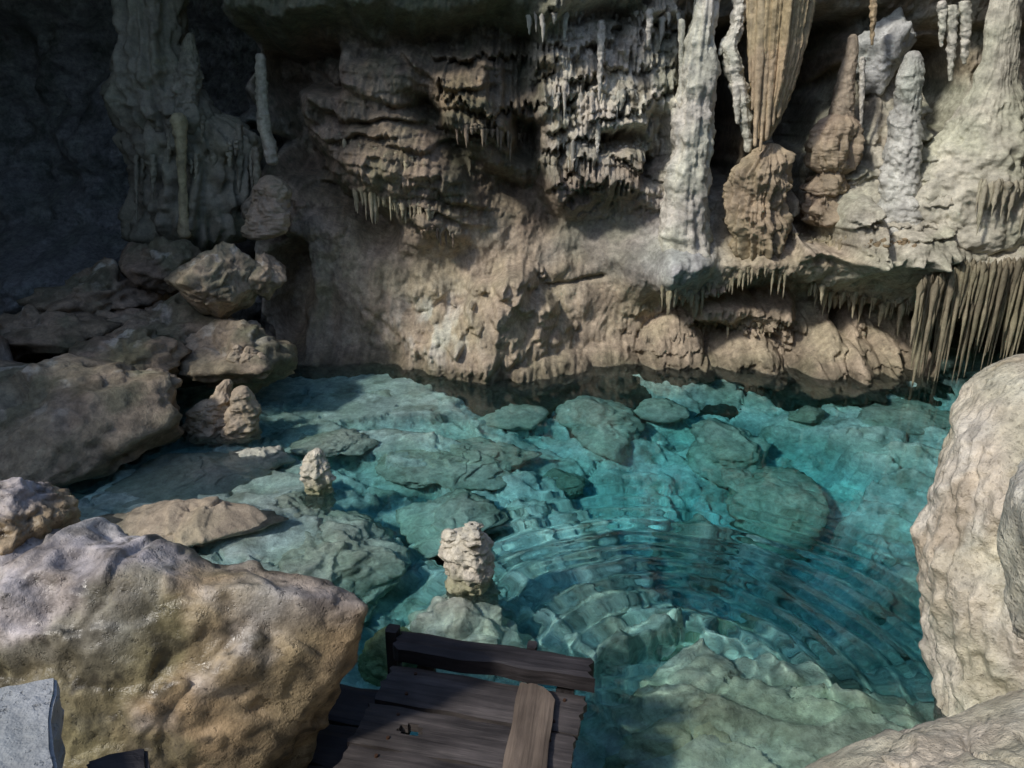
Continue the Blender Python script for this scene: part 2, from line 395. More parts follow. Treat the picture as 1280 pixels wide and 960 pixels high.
# ------------------------------------------------------------------ pool bottom
bx = np.arange(-7.5, 7.5, .022); by = np.arange(-2.0, 8.6, .022)
BXg, BYg = np.meshgrid(bx, by); BXg = BXg.astype(np.float32); BYg = BYg.astype(np.float32)
def gb(cx, cy, sx, sy): return np.exp(-((BXg-cx)/sx)**2-((BYg-cy)/sy)**2)
bz = -.85+.22*f2(BXg*.8, BYg*.8, 4, 80)+.05*f2(BXg*4, BYg*4, 4, 81)+.02*f2(BXg*14, BYg*14, 3, 82)
wb1 = f2(BXg*1.7, BYg*1.7, 4, 87)*.35; wb2 = f2(BXg*1.7, BYg*1.7, 4, 88)*.35
cv, ce = cells2(BXg*1.15+BYg*.3+wb1, BYg*1.7+wb2, 1); bz += (cv-.5)*.55*sst(.0, .10, ce)-.12*sst(.06, .0, ce)+.12*(cv*7 % 1-.5)*np.sin(BXg*3+cv*9)
cv2, ce2 = cells2(BXg*3.1+wb2, BYg*4.0+wb1, 2); bz += (cv2-.5)*.14*sst(0, .12, ce2)-.04*sst(.08, .0, ce2)
bz += -.30*gb(2.2, 5.0, 1.3, 1.3)-.10*gb(.4, 4.3, .8, .7)
bz += .55*sst(.4, -1.8, BXg+.25*f2(BXg*.7, BYg*.7, 3, 83))                      # shallows on the left
nearz = np.clip(gb(1.3, 2.6, 1.3, 1.0)*1.2, 0, 1); bz = bz*(1-nearz*.62)
t = (BXg*.5+BYg*1.0)/.5+1.2*f2(BXg*.8, BYg*.8, 3, 84); tf = t-np.floor(t); bz += .10*(tf*(1-sst(.85, 1, tf)))   # bedding steps
bz += .05*(1-worley2(BXg*5, BYg*5, 9))*(1+nearz)
bz += 1.6*sst(2.3, 1.2, BYg)+1.2*sst(-3.2, -4.8, BXg)+.6*sst(7.1, 8., BYg)+1.9*sst(2.9, 4.2, BXg-.35*(BYg-3.5))*sst(6.4, 4.5, BYg)
bz = np.where((BYg > 2.6) & (BXg < 2.2) & (BXg > -4.2), np.minimum(bz, -.16+.06*f2(BXg*3, BYg*3, 3, 89)), bz)
bz = np.where(BYg > 6.2, np.minimum(bz, -.25), bz)
bz = np.where(BYg < 2.8, np.minimum(bz, .12+.08*f2(BXg*2, BYg*2, 3, 91)), bz)
BT = np.broadcast_to(np.array([.74, .73, .68]), BXg.shape+(3,)).copy()
BT = mix(BT, np.array([.42, .43, .34]), sst(-.1, .6, f2(BXg*1.5, BYg*1.5, 4, 85))*.45)
BT = mix(BT, np.array([.42, .44, .28]), nearz*.7)
BT = mix(BT, np.array([.22, .23, .16]), sst(.25, .6, f2(BXg*3.1, BYg*3.1, 4, 86))*.5)
BT = BT*(.8+.4*cv2)[..., None]
BT = mix(BT, MUD, sst(.0, .3, bz))
bed = put('pool_bed', mesh('pool_bed', np.stack([BXg, BYg, bz], -1), grid_faces(*BXg.shape), BT), M_BED); struct(bed)

# ------------------------------------------------------------------ water
qx = np.arange(-5.2, 5.6, .0165); qy = np.arange(1.0, 8.4, .0165)
QX, QY = np.meshgrid(qx, qy); QX = QX.astype(np.float32); QY = QY.astype(np.float32)
def rings(px, py, lam, amp, r0, ph):
    c = atZ(px, py, 0); r = np.hypot(QX-c[0], QY-c[1])+.02*n2(QX*2, QY*2, 3)
    r = r+.035*n2(QX*1.3, QY*1.3, 11)+.010*n2(QX*4.2, QY*4.2, 12)
    return amp*np.sin(2*np.pi*r/lam+ph)*np.exp(-np.power((r-r0)/(r0*.62), 2.0))*np.clip(.7+.9*n2(QX*1.1, QY*1.1, 7), .1, 1.4)
QZ = rings(770, 775, .095, .0016, .55, 0)+rings(850, 850, .16, .0068, 1.05, 1.)
near_w = np.exp(-((QX-.8)/2.0)**2-((QY-3.4)/1.8)**2)
QZ += (.0007*near_w+.0003)*f2(QX*5, QY*5, 2, 90)+.0002*near_w*n2(QX*16, QY*16, 93)
water = put('pool_water', mesh('pool_water', np.stack([QX, QY, QZ], -1), grid_faces(*QX.shape)), M_WATER); struct(water)
water.cycles.is_caustics_caster = True; water.cycles.is_caustics_receiver = False
x0, x1, y0, y1, zt, zb = -5.2, 5.58, 1.0, 8.38, .016, -3.2
bodyv = [(x0,y0,zb),(x1,y0,zb),(x1,y1,zb),(x0,y1,zb),(x0,y0,zt),(x1,y0,zt),(x1,y1,zt),(x0,y1,zt)]
bodyf = [(3,2,1,0),(4,5,6,7),(0,1,5,4),(1,2,6,5),(2,3,7,6),(3,0,4,7)]
body = put('pool_water_depth', mesh('pool_water_depth', bodyv, bodyf, smooth=False), M_BODY); struct(body); body.cycles.is_caustics_receiver = False

# ------------------------------------------------------------------ rock builders
_ico = {}
def ico(sub):
    if sub not in _ico:
        bm = bmesh.new(); bmesh.ops.create_icosphere(bm, subdivisions=sub, radius=1)
        V = np.array([v.co[:] for v in bm.verts], np.float32); Fc = np.array([[v.index for v in f.verts] for f in bm.faces], np.int32)
        bm.free(); _ico[sub] = (V/np.linalg.norm(V, axis=1)[:, None], Fc)
    return _ico[sub]
def hull_planes(pts, c):
    bm = bmesh.new()
    for p in pts: bm.verts.new([float(x) for x in p])
    bmesh.ops.convex_hull(bm, input=bm.verts[:])
    bm.normal_update(); pl = []
    for f in bm.faces:
        n = np.array(f.normal[:]); d = (np.array(f.verts[0].co[:])-c) @ n
        if d < 0: n, d = -n, -d
        pl.append((n, d))
    bm.free(); return pl
def soft_r(D, planes, k=14.):
    inv = np.zeros(len(D), np.float32)
    for n, d in planes:
        q = np.clip(D @ np.asarray(n, np.float32), 0, None)/max(d, 1e-3)
        inv += np.power(q, k)
    return np.power(inv, -1/k)
def rough(V, N, size, seed, amp=.05, bot=0., strat=0., flow=0., pits=0., crack=.03, fine=.35, topb=0.):
    """push the surface in and out: big lumps, bedding, drips, knobs, pits"""
    s = 1/size
    wv = V*s+.18*np.stack([n3(V*s*2.1, seed+40), n3(V*s*2.1, seed+41), n3(V*s*2.1, seed+42)], -1)
    d = amp*size*f3(wv*1.6, 5, seed, .55)
    rd = 1-np.abs(n3(wv*4.3, seed+6))*1.6; d = d+amp*size*.42*(rd*np.abs(rd)-.4)
    d = d+amp*size*.16*f3(wv*13, 3, seed+5, .6)
    d = d+amp*size*fine*(.22*np.abs(f3(wv*9, 3, seed+51, .6))-.10*sst(.2, .5, f3(wv*16, 2, seed+52)))
    d = d-crack*size*sst(.07, .0, np.abs(n3(wv*2.4, seed+21)))
    if topb: d = d+topb*size*(1-1.3*worley3(wv*6.5, seed+31))*sst(.15, .6, N[:, 2])
    if bot: d = d+bot*size*(1-1.15*worley3(V*s*4.2+.3*f3(V*s*3, 2, seed)[:, None], seed))+bot*size*.35*(1-worley3(V*s*9, seed+1))
    if strat:
        t = V[:, 2]*s*6+1.2*f3(V*s*1.3, 3, seed+9); f = t-np.floor(t); d = d+strat*size*(f*(1-sst(.8, 1, f))-.4)
    if flow: d = d+flow*size*(np.abs(n3(V*s*np.array([9, 9, 1.2]), seed+2))*-1.2+.4*n3(V*s*np.array([20, 20, 3]), seed+3))
    if pits: d = d-pits*size*sst(.25, .6, f3(V*s*5, 3, seed+12))
    return V+N*d[:, None]
def rock(name, pts, mat, seed, sub=5, k=26., tint=TAN, tints=None, c=None, **kw):
    pts = np.array(pts, float)
    if c is None: c = (pts.min(0)+pts.max(0))/2
    D, Fc = ico(sub); r = soft_r(D, hull_planes(pts, c), k)
    V = D*r[:, None]; size = float(np.linalg.norm(pts.max(0)-pts.min(0)))/2
    V = rough(V+c, D, size, seed, **kw)-c
    base = np.array([c[0], c[1], V[:, 2].min()+c[2]])
    W = V+c
    Tn = np.broadcast_to(np.asarray(tint), W.shape).copy()
    if tints is None and mat is M_WALL:                       # algae film and dark stains on the bank
        Tn = mix(Tn, GREEN*1.1, sst(-.05, .45, f3(W*1.7, 4, 33))*.65); Tn = mix(Tn, DARK*.8, sst(.2, .5, f3(W*4, 3, 34))*.5); Tn = mix(Tn, WHITE*.8, sst(.32, .5, f3(W*5, 3, 35))*sst(.3, .8, D[:, 2])*.7)
    if tints: Tn = tints(W, D, Tn)
    me = mesh(name, W-base, Fc, Tn)
    return put(name, me, mat, loc=base)
def blob_pts(c, sz, seed, n=12, rotz=0., flat=.0):
    rr = np.random.RandomState(seed); p = rr.randn(n, 3); p /= np.linalg.norm(p, axis=1)[:, None]
    p *= (.66+.5*rr.rand(n))[:, None]
    p = np.concatenate([p, .92*np.array([[1,.3,.2],[-1,-.2,.1],[.2,1,.2],[-.3,-1,.2],[.2,.1,1],[0,0,-1]])])
    p = p*np.array(sz)/2; cz, s = math.cos(rotz), math.sin(rotz)
    p = np.stack([p[:, 0]*cz-p[:, 1]*s, p[:, 0]*s+p[:, 1]*cz, p[:, 2]], -1)
    return p+np.asarray(c)
def pxrock(name, px, py, Y, w, h, dep, mat, seed, rotz=0., **kw):
    c = atY(px, py, Y); m = mpp(c); return rock(name, blob_pts(c, (w*m, dep, h*m), seed, rotz=rotz), mat, seed, **kw)
def tube(name, path, Y, mat, seed, tint=TAN, nth=72, nz=160, flute=.06, nfl=14, tier=.0, ntier=8, lump=.06, ell=1., px=True, tints=None, cap=(1, 1), dy=None, bot=0., parent=None, fz=1.5):
    """upright speleothem through (px, py, half width) stations at depth Y"""
    P = []; R = []
    for i, (a, b_, r) in enumerate(path):
        yy = Y+(dy[i] if dy is not None else 0)
        p = atY(a, b_, yy); P.append(p); R.append(r*mpp(p))
    P = np.array(P); R = np.array(R)
    s = np.concatenate([[0], np.cumsum(np.linalg.norm(np.diff(P, axis=0), axis=1))]); tt = np.linspace(0, s[-1], nz)
    def sm(v):
        o = np.interp(tt, s, v); kk = max(3, nz//(len(path)*3)); ker = np.hanning(kk+2)[1:-1]; ker /= ker.sum()
        return np.convolve(np.pad(o, kk//2, mode='edge'), ker, 'same')[kk//2:kk//2+nz] if kk > 2 else o
    C = np.stack([sm(P[:, 0]), sm(P[:, 1]), sm(P[:, 2])], -1); rr = sm(R)
    u = tt/s[-1]
    if cap[0]: e = min(.25, R[0]/s[-1]*1.2); rr = rr*np.sqrt(np.clip(1-np.clip((e-u)/e, 0, 1)**2, 0, 1))
    if cap[1]: e = min(.25, R[-1]/s[-1]*1.2); rr = rr*np.sqrt(np.clip(1-np.clip((u-1+e)/e, 0, 1)**2, 0, 1))
    th = np.linspace(0, 2*np.pi, nth, endpoint=False); TH, U = np.meshgrid(th, tt)
    cth, sth = np.cos(TH), np.sin(TH); r = np.repeat(rr[:, None], nth, 1); L_ = s[-1]
    q = np.stack([cth*nfl/6, sth*nfl/6, U/L_*fz+0*TH], -1).astype(np.float32)
    fl = flute*(1.2*np.abs(n3(q, seed))-.4+.5*n3(q*np.array([2.2, 2.2, 2.]), seed+1))
    if tier:
        t = U/L_*ntier+.5*n3(q*.5, seed+3)+.35*n3(q*1.5, seed+4); f = t-np.floor(t); fl = fl+tier*(f**.7*(1-sst(.82, 1, f))-.4)
    r = r*(1+fl)
    V = np.stack([C[:, 0][:, None]+r*cth, C[:, 1][:, None]+r*sth*ell, C[:, 2][:, None]+0*r], -1).reshape(-1, 3)
    N = np.stack([cth, sth, 0*cth], -1).reshape(-1, 3); sz = float(R.mean())*2
    d = lump*sz*f3(V/sz*1.3, 4, seed+7)*np.clip(r.ravel()/max(R.mean(), 1e-4), 0, 1)
    d = d+(.02+lump*.18)*sz*f3(V/sz*np.array([7, 7, 5]), 3, seed+17, .6)*np.clip(r.ravel()/max(R.mean(), 1e-4), 0, 1)
    if bot: d = d+bot*sz*(1-1.2*worley3(V/sz*2.6, seed))
    V = V+N*d[:, None]
    Tn = np.broadcast_to(np.asarray(tint), V.shape).copy(); Tn = Tn*(1+.25*f3(V/sz*np.array([2, 2, .5]), 3, seed+8))[:, None]
    if tints: Tn = tints(V, N, Tn)
    base = np.array([C[:, 0].mean(), C[:, 1].mean(), V[:, 2].min()])
    if parent is not None: base = np.array(parent.location)
    me = mesh(name, V-base, grid_faces(nz, nth, True), np.clip(Tn, .02, .8))
    return put(name, me, mat, parent=parent, loc=None if parent is not None else base)

# ------------------------------------------------------------------ columns and stalagmites against the back wall
GC = 'columns and stalagmites along the back wall'
def white_top(V, N, T): return T
o = tube('stone_column', [(884, -30, 16), (880, 15, 15), (875, 60, 20), (870, 120, 25), (864, 190, 23), (859, 240, 26), (857, 285, 31), (857, 318, 34), (858, 352, 28)], 7.75, M_PALE, 3, WHITE*.92, flute=.24, nfl=14, tier=.07, ntier=13, lump=.16, cap=(0, 1))
tag(o, 'tall pale knobbly column lit on its left side beside the black gap', 'column', GC)
dr_ = empty('drapery_stalactite', atY(970, 60, 7.55)); tag(dr_, 'large ochre fluted drapery stalactite tapering to a point above a ribbed stump', 'stalactite')
tube('core', [(978, -60, 38), (976, 0, 36), (971, 60, 32), (966, 110, 24), (959, 150, 14), (954, 178, 5)], 7.62, M_FLOW, 5, OCHRE*1.05, nth=140, flute=.34, nfl=30, lump=.03, cap=(0, 1), parent=dr_, fz=.35)
rg = random.Random(4)
for i, (a, b_, bot_, r) in enumerate([(938, -50, 105, 6), (944, -50, 140, 6), (951, -50, 186, 7), (960, -50, 192, 7), (969, -50, 178, 7), (977, -50, 160, 7), (986, -50, 150, 7), (995, -50, 138, 7), (1004, -50, 118, 5), (1010, -50, 70, 4), (933, -50, 60, 5)]):
    lean = -(bot_-b_)*.055+(958-a)*.22
    tube('flute', [(a+4, b_, r), (a+4+lean*.45, (b_+bot_)/2, r*.9), (a+4+lean, bot_, r*.3)], 7.42+.005*abs(a-965)+rg.uniform(-.03, .05), M_FLOW, 20+i, OCHRE*rg.uniform(.85, 1.15)+.03, nth=20, nz=70, flute=.14, nfl=7, lump=.12, parent=dr_)
o = tube('ribbed_stalagmite', [(964, 178, 20), (960, 192, 27), (953, 215, 32), (950, 245, 34), (949, 280, 35), (949, 312, 34), (949, 342, 20)], 7.66, M_FLOW, 8, (OCHRE*.5+TAN*.5)*.82, nth=160, flute=.42, nfl=26, fz=.7, tier=.10, ntier=3, lump=.22, cap=(1, 1), ell=.8)
tag(o, 'stout ochre ribbed stalagmite stump directly under the fluted drapery', 'stalagmite', GC)
tw = empty('twisted_stalactite', atY(925, 100, 7.7)); tag(tw, 'crooked white stalactite with forked tips in front of the black gap', 'stalactite')
tube('stem', [(926, -20, 9), (922, 30, 9), (912, 62, 10), (919, 92, 12), (927, 118, 11), (932, 150, 8), (936, 192, 4)], 7.75, M_PALE, 31, WHITE, nth=40, flute=.2, lump=.2, parent=tw)
tube('tip', [(921, 100, 6), (921, 125, 5), (922, 156, 2)], 7.7, M_PALE, 32, WHITE, nth=20, nz=50, lump=.15, parent=tw)
tube('tip', [(909, 45, 5), (903, 58, 4), (899, 70, 2)], 7.75, M_PALE, 33, WHITE, nth=20, nz=40, lump=.15, parent=tw)
st = empty('stepped_stalagmite', atY(1040, 262, 7.9)); tag(st, 'brown stepped stalagmite with thin spire on a fringed dome before the dark alcove', 'stalagmite', GC)
tube('spire', [(1067, 42, 5), (1064, 68, 8), (1059, 90, 10), (1056, 112, 12), (1052, 140, 15), (1050, 160, 20)], 7.95, M_FLOW, 35, TAN*.85, nth=48, tier=.16, ntier=4, flute=.06, parent=st)
tube('dome', [(1052, 138, 16), (1046, 160, 28), (1041, 185, 33), (1040, 208, 31), (1040, 222, 20)], 7.95, M_FLOW, 36, MUD*1.3, nth=90, tier=.06, ntier=3, flute=.28, nfl=24, lump=.14, parent=st)
tube('tier', [(1036, 206, 14), (1035, 224, 22), (1033, 246, 26)], 7.95, M_FLOW, 37, MUD*1.25, nth=70, nz=60, flute=.28, nfl=20, lump=.25, parent=st)
tube('tier', [(1030, 234, 16), (1027, 256, 27), (1029, 284, 33)], 7.9, M_FLOW, 38, MUD*1.2, nth=70, nz=60, flute=.3, nfl=22, lump=.28, parent=st)
o = tube('ringed_column', [(1143, 62, 8), (1140, 84, 13), (1136, 120, 16), (1131, 160, 19), (1126, 200, 21), (1122, 245, 23), (1122, 290, 34)], 7.65, M_PALE, 41, np.array([.50, .49, .44]), tier=.08, ntier=15, flute=.10, lump=.14, cap=(1, 0))
tag(o, 'pale grey ringed stalagmite standing right of the stepped brown one', 'stalagmite', GC)
o = tube('flared_column', [(1262, -60, 22), (1258, 0, 20), (1252, 60, 21), (1245, 108, 26), (1234, 145, 40), (1224, 180, 60), (1212, 215, 78), (1206, 256, 92), (1200, 300, 96), (1198, 335, 60)], 7.72, M_FLOW, 43, np.array([.50, .47, .38]), nth=200, nz=320, tier=.045, ntier=13, flute=.05, nfl=36, lump=.12, cap=(0, 1), ell=.7)
tag(o, 'massive cream column flaring to a wide flowstone skirt at the right edge', 'column', GC)
o = pxrock('calcite_panel', 1108, 62, 8.35, 92, 122, .5, M_PALE, 45, tint=np.array([.50, .50, .48]), amp=.10, pits=.06, k=22); tag(o, 'cracked white rock panel hanging between the two dark alcoves', 'rock')
for i, (a, b_, c, r, lb) in enumerate([(1190, 5, 104, 7, 'left of a pair of white stalactites beside the flared column'), (1207, 0, 82, 8, 'right of a pair of white stalactites beside the flared column'), (1178, 0, 60, 6, 'short pale stalactite above the dark alcove left of the pair'), (1092, -20, 58, 5, 'thin ochre stalactite hanging over the cracked white panel'), (1078, 70, 165, 4, 'slender white rod behind the spire of the stepped stalagmite'), (852, 22, 195, 4, 'long thin white rod stalactite left of the tall pale column'), (751, 24, 128, 5, 'thin pale rod stalactite on the white ribbed wall'), (812, 10, 58, 5, 'short pale stalactite under the wall top beside the ribbed wall'), (748, 140, 200, 4, 'small hanging rod in the pitted middle of the ribbed wall'), (944, 90, 130, 4, 'small spike tucked behind the left flutes of the drapery')]):
    o = tube('stalactite', [(a, b_, r), (a-.5, b_*.5+c*.5, r*.8), (a-2, c, r*.3)], 7.75 if a < 900 or a > 1150 else 7.85, M_PALE, 60+i, WHITE*.9 if i != 3 else OCHRE, nth=20, nz=60, flute=.15, nfl=6, lump=.25)
    tag(o, lb, 'stalactite', 'single stalactites on the back wall')
# dim formations in the upper left
lc = empty('dim_column', atY(215, 290, 8.3)); tag(lc, 'broad dim flowstone column with hanging curtains in the dark upper left', 'column', GC)
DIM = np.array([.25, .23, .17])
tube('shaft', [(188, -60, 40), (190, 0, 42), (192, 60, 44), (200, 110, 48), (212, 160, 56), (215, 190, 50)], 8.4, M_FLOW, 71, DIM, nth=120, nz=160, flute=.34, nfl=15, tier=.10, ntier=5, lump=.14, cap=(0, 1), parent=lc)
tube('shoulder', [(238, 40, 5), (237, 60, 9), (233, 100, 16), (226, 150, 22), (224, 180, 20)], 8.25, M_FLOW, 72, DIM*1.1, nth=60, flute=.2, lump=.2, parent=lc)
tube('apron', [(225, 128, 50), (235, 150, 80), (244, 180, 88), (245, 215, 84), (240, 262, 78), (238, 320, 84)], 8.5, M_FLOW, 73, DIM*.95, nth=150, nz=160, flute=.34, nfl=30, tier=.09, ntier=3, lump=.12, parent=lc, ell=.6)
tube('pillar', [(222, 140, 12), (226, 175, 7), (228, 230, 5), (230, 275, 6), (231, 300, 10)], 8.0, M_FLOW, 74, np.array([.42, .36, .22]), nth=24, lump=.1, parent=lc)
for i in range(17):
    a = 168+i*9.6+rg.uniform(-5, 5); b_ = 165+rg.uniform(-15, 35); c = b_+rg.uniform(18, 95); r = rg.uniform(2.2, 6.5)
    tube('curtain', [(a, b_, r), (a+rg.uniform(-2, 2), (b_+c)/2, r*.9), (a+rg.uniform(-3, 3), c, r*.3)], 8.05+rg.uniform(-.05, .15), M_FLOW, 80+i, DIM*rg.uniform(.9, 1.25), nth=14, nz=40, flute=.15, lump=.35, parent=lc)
o = tube('pole_stalagmite', [(325, 66, 6), (326, 90, 7), (328, 130, 7), (330, 160, 8), (338, 185, 8), (341, 208, 7)], 8.0, M_FLOW, 91, np.array([.40, .37, .29]), nth=28, tier=.15, ntier=14, lump=.1)
tag(o, 'thin upright stone pole against the dark gap right of the dim column', 'stalagmite', GC)
o = tube('rounded_stalagmite', [(336, 218, 8), (338, 235, 20), (336, 262, 25), (330, 285, 26), (322, 300, 30)], 7.6, M_FLOW, 93, TAN*.9, nth=60, lump=.22, flute=.1)
tag(o, 'squat rounded tan stalagmite below the thin stone pole', 'stalagmite', GC)

# ------------------------------------------------------------------ fringes of drip stalactites
def drip_mesh(seed):
    rr = np.random.RandomState(seed); nz, nth = 9, 8
    u = np.linspace(0, 1, nz); th = np.linspace(0, 2*np.pi, nth, endpoint=False)
    r = np.interp(u, [0, .1, .2, .7, 1], [.15, 1.2, 1., .62, .12])*(1+.16*rr.randn(nz)); r[-1] = .1
    offx = np.cumsum(rr.randn(nz)*.10); offy = np.cumsum(rr.randn(nz)*.10)
    V = np.stack([r[:, None]*np.cos(th)+offx[:, None], r[:, None]*np.sin(th)+offy[:, None], np.repeat(-u[:, None], nth, 1)], -1)
    return mesh('drip', V, grid_faces(nz, nth, True), np.broadcast_to(np.array([1, 1, 1.]), (nz*nth, 3)))
def fringe(label, pts, n, lens, rpx, tint, seed, lift=3, Y=None, name='stalactite_fringe'):
    rr = random.Random(seed); P = np.array(pts, float); s = np.concatenate([[0], np.cumsum(np.hypot(*np.diff(P, axis=0).T))])
    mt = M_FLOW; vs_ = []
    for k in range(5):
        me = drip_mesh(seed*7+k); a = me.attributes['tint']; c = np.array(tint)*rr.uniform(.75, 1.2)
        arr = np.ones((len(me.vertices), 4), np.float32); arr[:, :3] = c; a.data.foreach_set('color', arr.ravel()); me.materials.append(mt); vs_.append(me)
    root = None
    for i in range(n):
        t = (i+rr.uniform(-.8, .8)+.5)/n*s[-1]; px = np.interp(t, s, P[:, 0]); py = np.interp(t, s, P[:, 1])+rr.uniform(-4, 4)
        p = on_wall(px, py-lift) if Y is None else atY(px, py-lift, Y+rr.uniform(-.08, .08)+(0.12 if i % 3 == 0 else 0))
        m = mpp(p); p = p+np.array([0, .012 if Y is None else 0, .012])
        if root is None: root = empty(name, p); tag(root, label, 'stalactites', 'fringes of drip stalactites on the wall')
        o = put('stalactite', vs_[i % 5], None, parent=root, loc=p-np.array(root.location))
        l = (lens[0]*.7+(lens[1]*1.1-lens[0]*.7)*rr.random()**1.6)*m*1.05; r = rpx*m*rr.uniform(.5, 1.35); o.scale = (r, r, l); o.rotation_euler = (0, 0, rr.uniform(0, 6))
    return root
GF = np.array([.42, .36, .25])
fringe('long hanging curtain of thin stalactites over the dark recess at far right', [(1150, 352), (1175, 345), (1200, 332), (1240, 330), (1300, 325)], 96, (75, 150), 3.3, np.array([.27, .23, .16]), 1, Y=7.14)
fringe('row of short drips under the long ledge left of the hanging curtain', [(1010, 358), (1060, 370), (1110, 382), (1165, 385)], 40, (14, 38), 3.0, GF, 2)
fringe('drips along the sloping ledge below the ribbed stump', [(828, 364), (862, 372), (905, 352), (950, 336), (985, 345)], 36, (12, 34), 3.0, GF*.9, 3)
fringe('small drips under the pale flowstone left of the flared column', [(1084, 305), (1146, 306)], 15, (12, 26), 3.0, OCHRE*.8, 4)
fringe('drips hanging from the tiers below the stepped stalagmite', [(988, 296), (1020, 304), (1060, 300)], 18, (10, 26), 3.0, GF*.8, 5)
fringe('drip fringe along the lowest scale of the left flowstone', [(440, 236), (480, 250), (545, 262)], 26, (16, 38), 3.0, GF*.95, 6)
fringe('drip fringe on the upper scales of the left flowstone', [(420, 172), (470, 192), (530, 205)], 22, (10, 30), 2.8, GF*.95, 7)
fringe('short drips on the brown bulge above the muddy fan', [(528, 288), (582, 292)], 14, (8, 22), 2.6, MUD*1.2, 8)
fringe('fine drips under the rounded lumps above the mud cones', [(870, 408), (920, 412), (1000, 408)], 26, (6, 18), 2.6, GF*.9, 9)
fringe('long drips hemming the skirt of the flared column', [(1222, 226), (1250, 228), (1300, 232)], 16, (30, 70), 3.4, np.array([.40, .36, .27]), 10, Y=7.16)
fringe('drips between the ribs of the white wall', [(690, 118), (740, 120), (800, 118)], 22, (14, 40), 3.6, WHITE*.75, 12)
fringe('drips in the lower pitted part of the white wall', [(690, 178), (740, 182), (810, 186)], 22, (14, 40), 3.4, WHITE*.6, 13)
fringe('dark drips beneath the brown rock left of the white wall', [(570, 158), (620, 166), (660, 172)], 16, (12, 34), 3.2, MUD*.9, 14)
fringe('pale drips along the very top of the white wall', [(660, 18), (760, 22), (880, 20)], 26, (10, 34), 3.4, WHITE*.7, 15)

# ------------------------------------------------------------------ rocks of the left bank
GL = 'boulders on the left bank'
def mud_under(V, N, T):
    return mix(T, MUD*.7, sst(.1, -.6, N[:, 2])*.5)
def lb(o, l): return tag(o, l, 'boulder', GL)
o = pxrock('outcrop', 130, 465, 7.35, 430, 190, 1.2, M_WALL, 117, sub=6, k=60, tint=MUD*1.1, amp=.07, strat=.06, pits=.04, fine=1.2); tag(o, 'broad broken outcrop filling the left bank behind the boulders', 'rock')
o = pxrock('boulder', 270, 352, 6.95, 128, 112, .95, M_WALL, 101, sub=6, k=40, tint=TAN*.92, amp=.06, bot=.012, strat=.02); lb(o, 'rounded tan boulder jutting out above the shadowed notch left of the pool')
o = pxrock('boulder', 330, 345, 7.15, 46, 70, .5, M_WALL, 102, tint=TAN*.85, amp=.12, bot=.05); lb(o, 'knobbly end of rock at the right of the jutting tan boulder')
o = pxrock('boulder', 205, 335, 7.6, 120, 80, .9, M_WALL, 103, tint=MUD, amp=.12); lb(o, 'dull brown rock behind and left of the jutting tan boulder')
o = pxrock('boulder', 125, 372, 7.4, 190, 84, 1.2, M_WALL, 104, rotz=.3, tint=MUD*1.15, amp=.10, pits=.05, strat=.09, k=50); lb(o, 'long low rock highest on the dim left bank')
o = pxrock('boulder', 205, 415, 7.0, 205, 84, 1.2, M_WALL, 105, rotz=-.2, tint=TAN*.75, amp=.10, pits=.05, strat=.09, k=50); lb(o, 'ragged ledge rock beneath the long low rock')
o = pxrock('boulder', 55, 415, 6.6, 210, 62, .9, M_WALL, 106, rotz=.1, tint=MUD*1.1, amp=.12, strat=.08); lb(o, 'flat topped rock with pale flecks at the left picture edge')
o = pxrock('boulder', 165, 447, 6.4, 165, 72, 1.0, M_WALL, 107, tint=MUD*1.2, amp=.10, strat=.08, k=50); lb(o, 'lumpy rock sitting above the angular block')
o = pxrock('boulder', 290, 448, 6.75, 175, 105, 1.0, M_WALL, 108, rotz=-.5, tint=TAN*.8, amp=.10, bot=.02, strat=.06, k=40); lb(o, 'knobbly ridge rock dipping into the pool under the jutting boulder')
o = rock('angular_block', [atY(*q) for q in [(90, 558, 5.15), (150, 545, 5.2), (222, 520, 5.5), (212, 470, 5.75), (130, 468, 5.7), (98, 500, 5.3), (30, 455, 6.2), (-80, 440, 6.0), (-90, 590, 4.9), (20, 625, 4.7), (120, 600, 5.2), (230, 545, 5.9), (200, 460, 6.6), (0, 560, 6.6)]], M_WALL, 110, sub=6, k=120, tint=TAN*.85, amp=.045, pits=.03, strat=.04, crack=.015, fine=1.5)
lb(o, 'large angular block with one sunlit face over black shade')
o = pxrock('boulder', 195, 482, 5.9, 70, 36, .5, M_WALL, 111, tint=TAN*.85, amp=.1); lb(o, 'small stone lying on top of the angular block')
sg = empty('stalagmite_cluster', atZ(285, 552, .0)); tag(sg, 'cluster of stubby tan stalagmites at the pool edge below the knobbly ridge', 'stalagmite')
tube('stub', [(303, 482, 9), (303, 496, 14), (302, 520, 19), (300, 556, 24)], 5.95, M_FLOW, 120, TAN*1.05, nth=60, nz=100, flute=.1, tier=.16, ntier=4, lump=.2, cap=(1, 0), parent=sg)
tube('stub', [(284, 474, 8), (280, 490, 12), (272, 515, 24), (270, 560, 30)], 6.1, M_FLOW, 121, TAN, nth=60, nz=100, tier=.18, ntier=3, lump=.25, cap=(1, 0), parent=sg)
tube('stub', [(258, 500, 12), (256, 520, 20), (262, 556, 30)], 6.05, M_FLOW, 122, TAN*.95, nth=60, nz=80, lump=.3, cap=(1, 0), parent=sg)
for i, (a, b_) in enumerate([(310, 438), (325, 446), (296, 436)]):
    tube('knob', [(a, b_-6, 5), (a, b_+6, 9), (a, b_+24, 11)], 6.4, M_FLOW, 125+i, TAN*.9, nth=30, nz=50, lump=.3, cap=(1, 0), parent=sg)

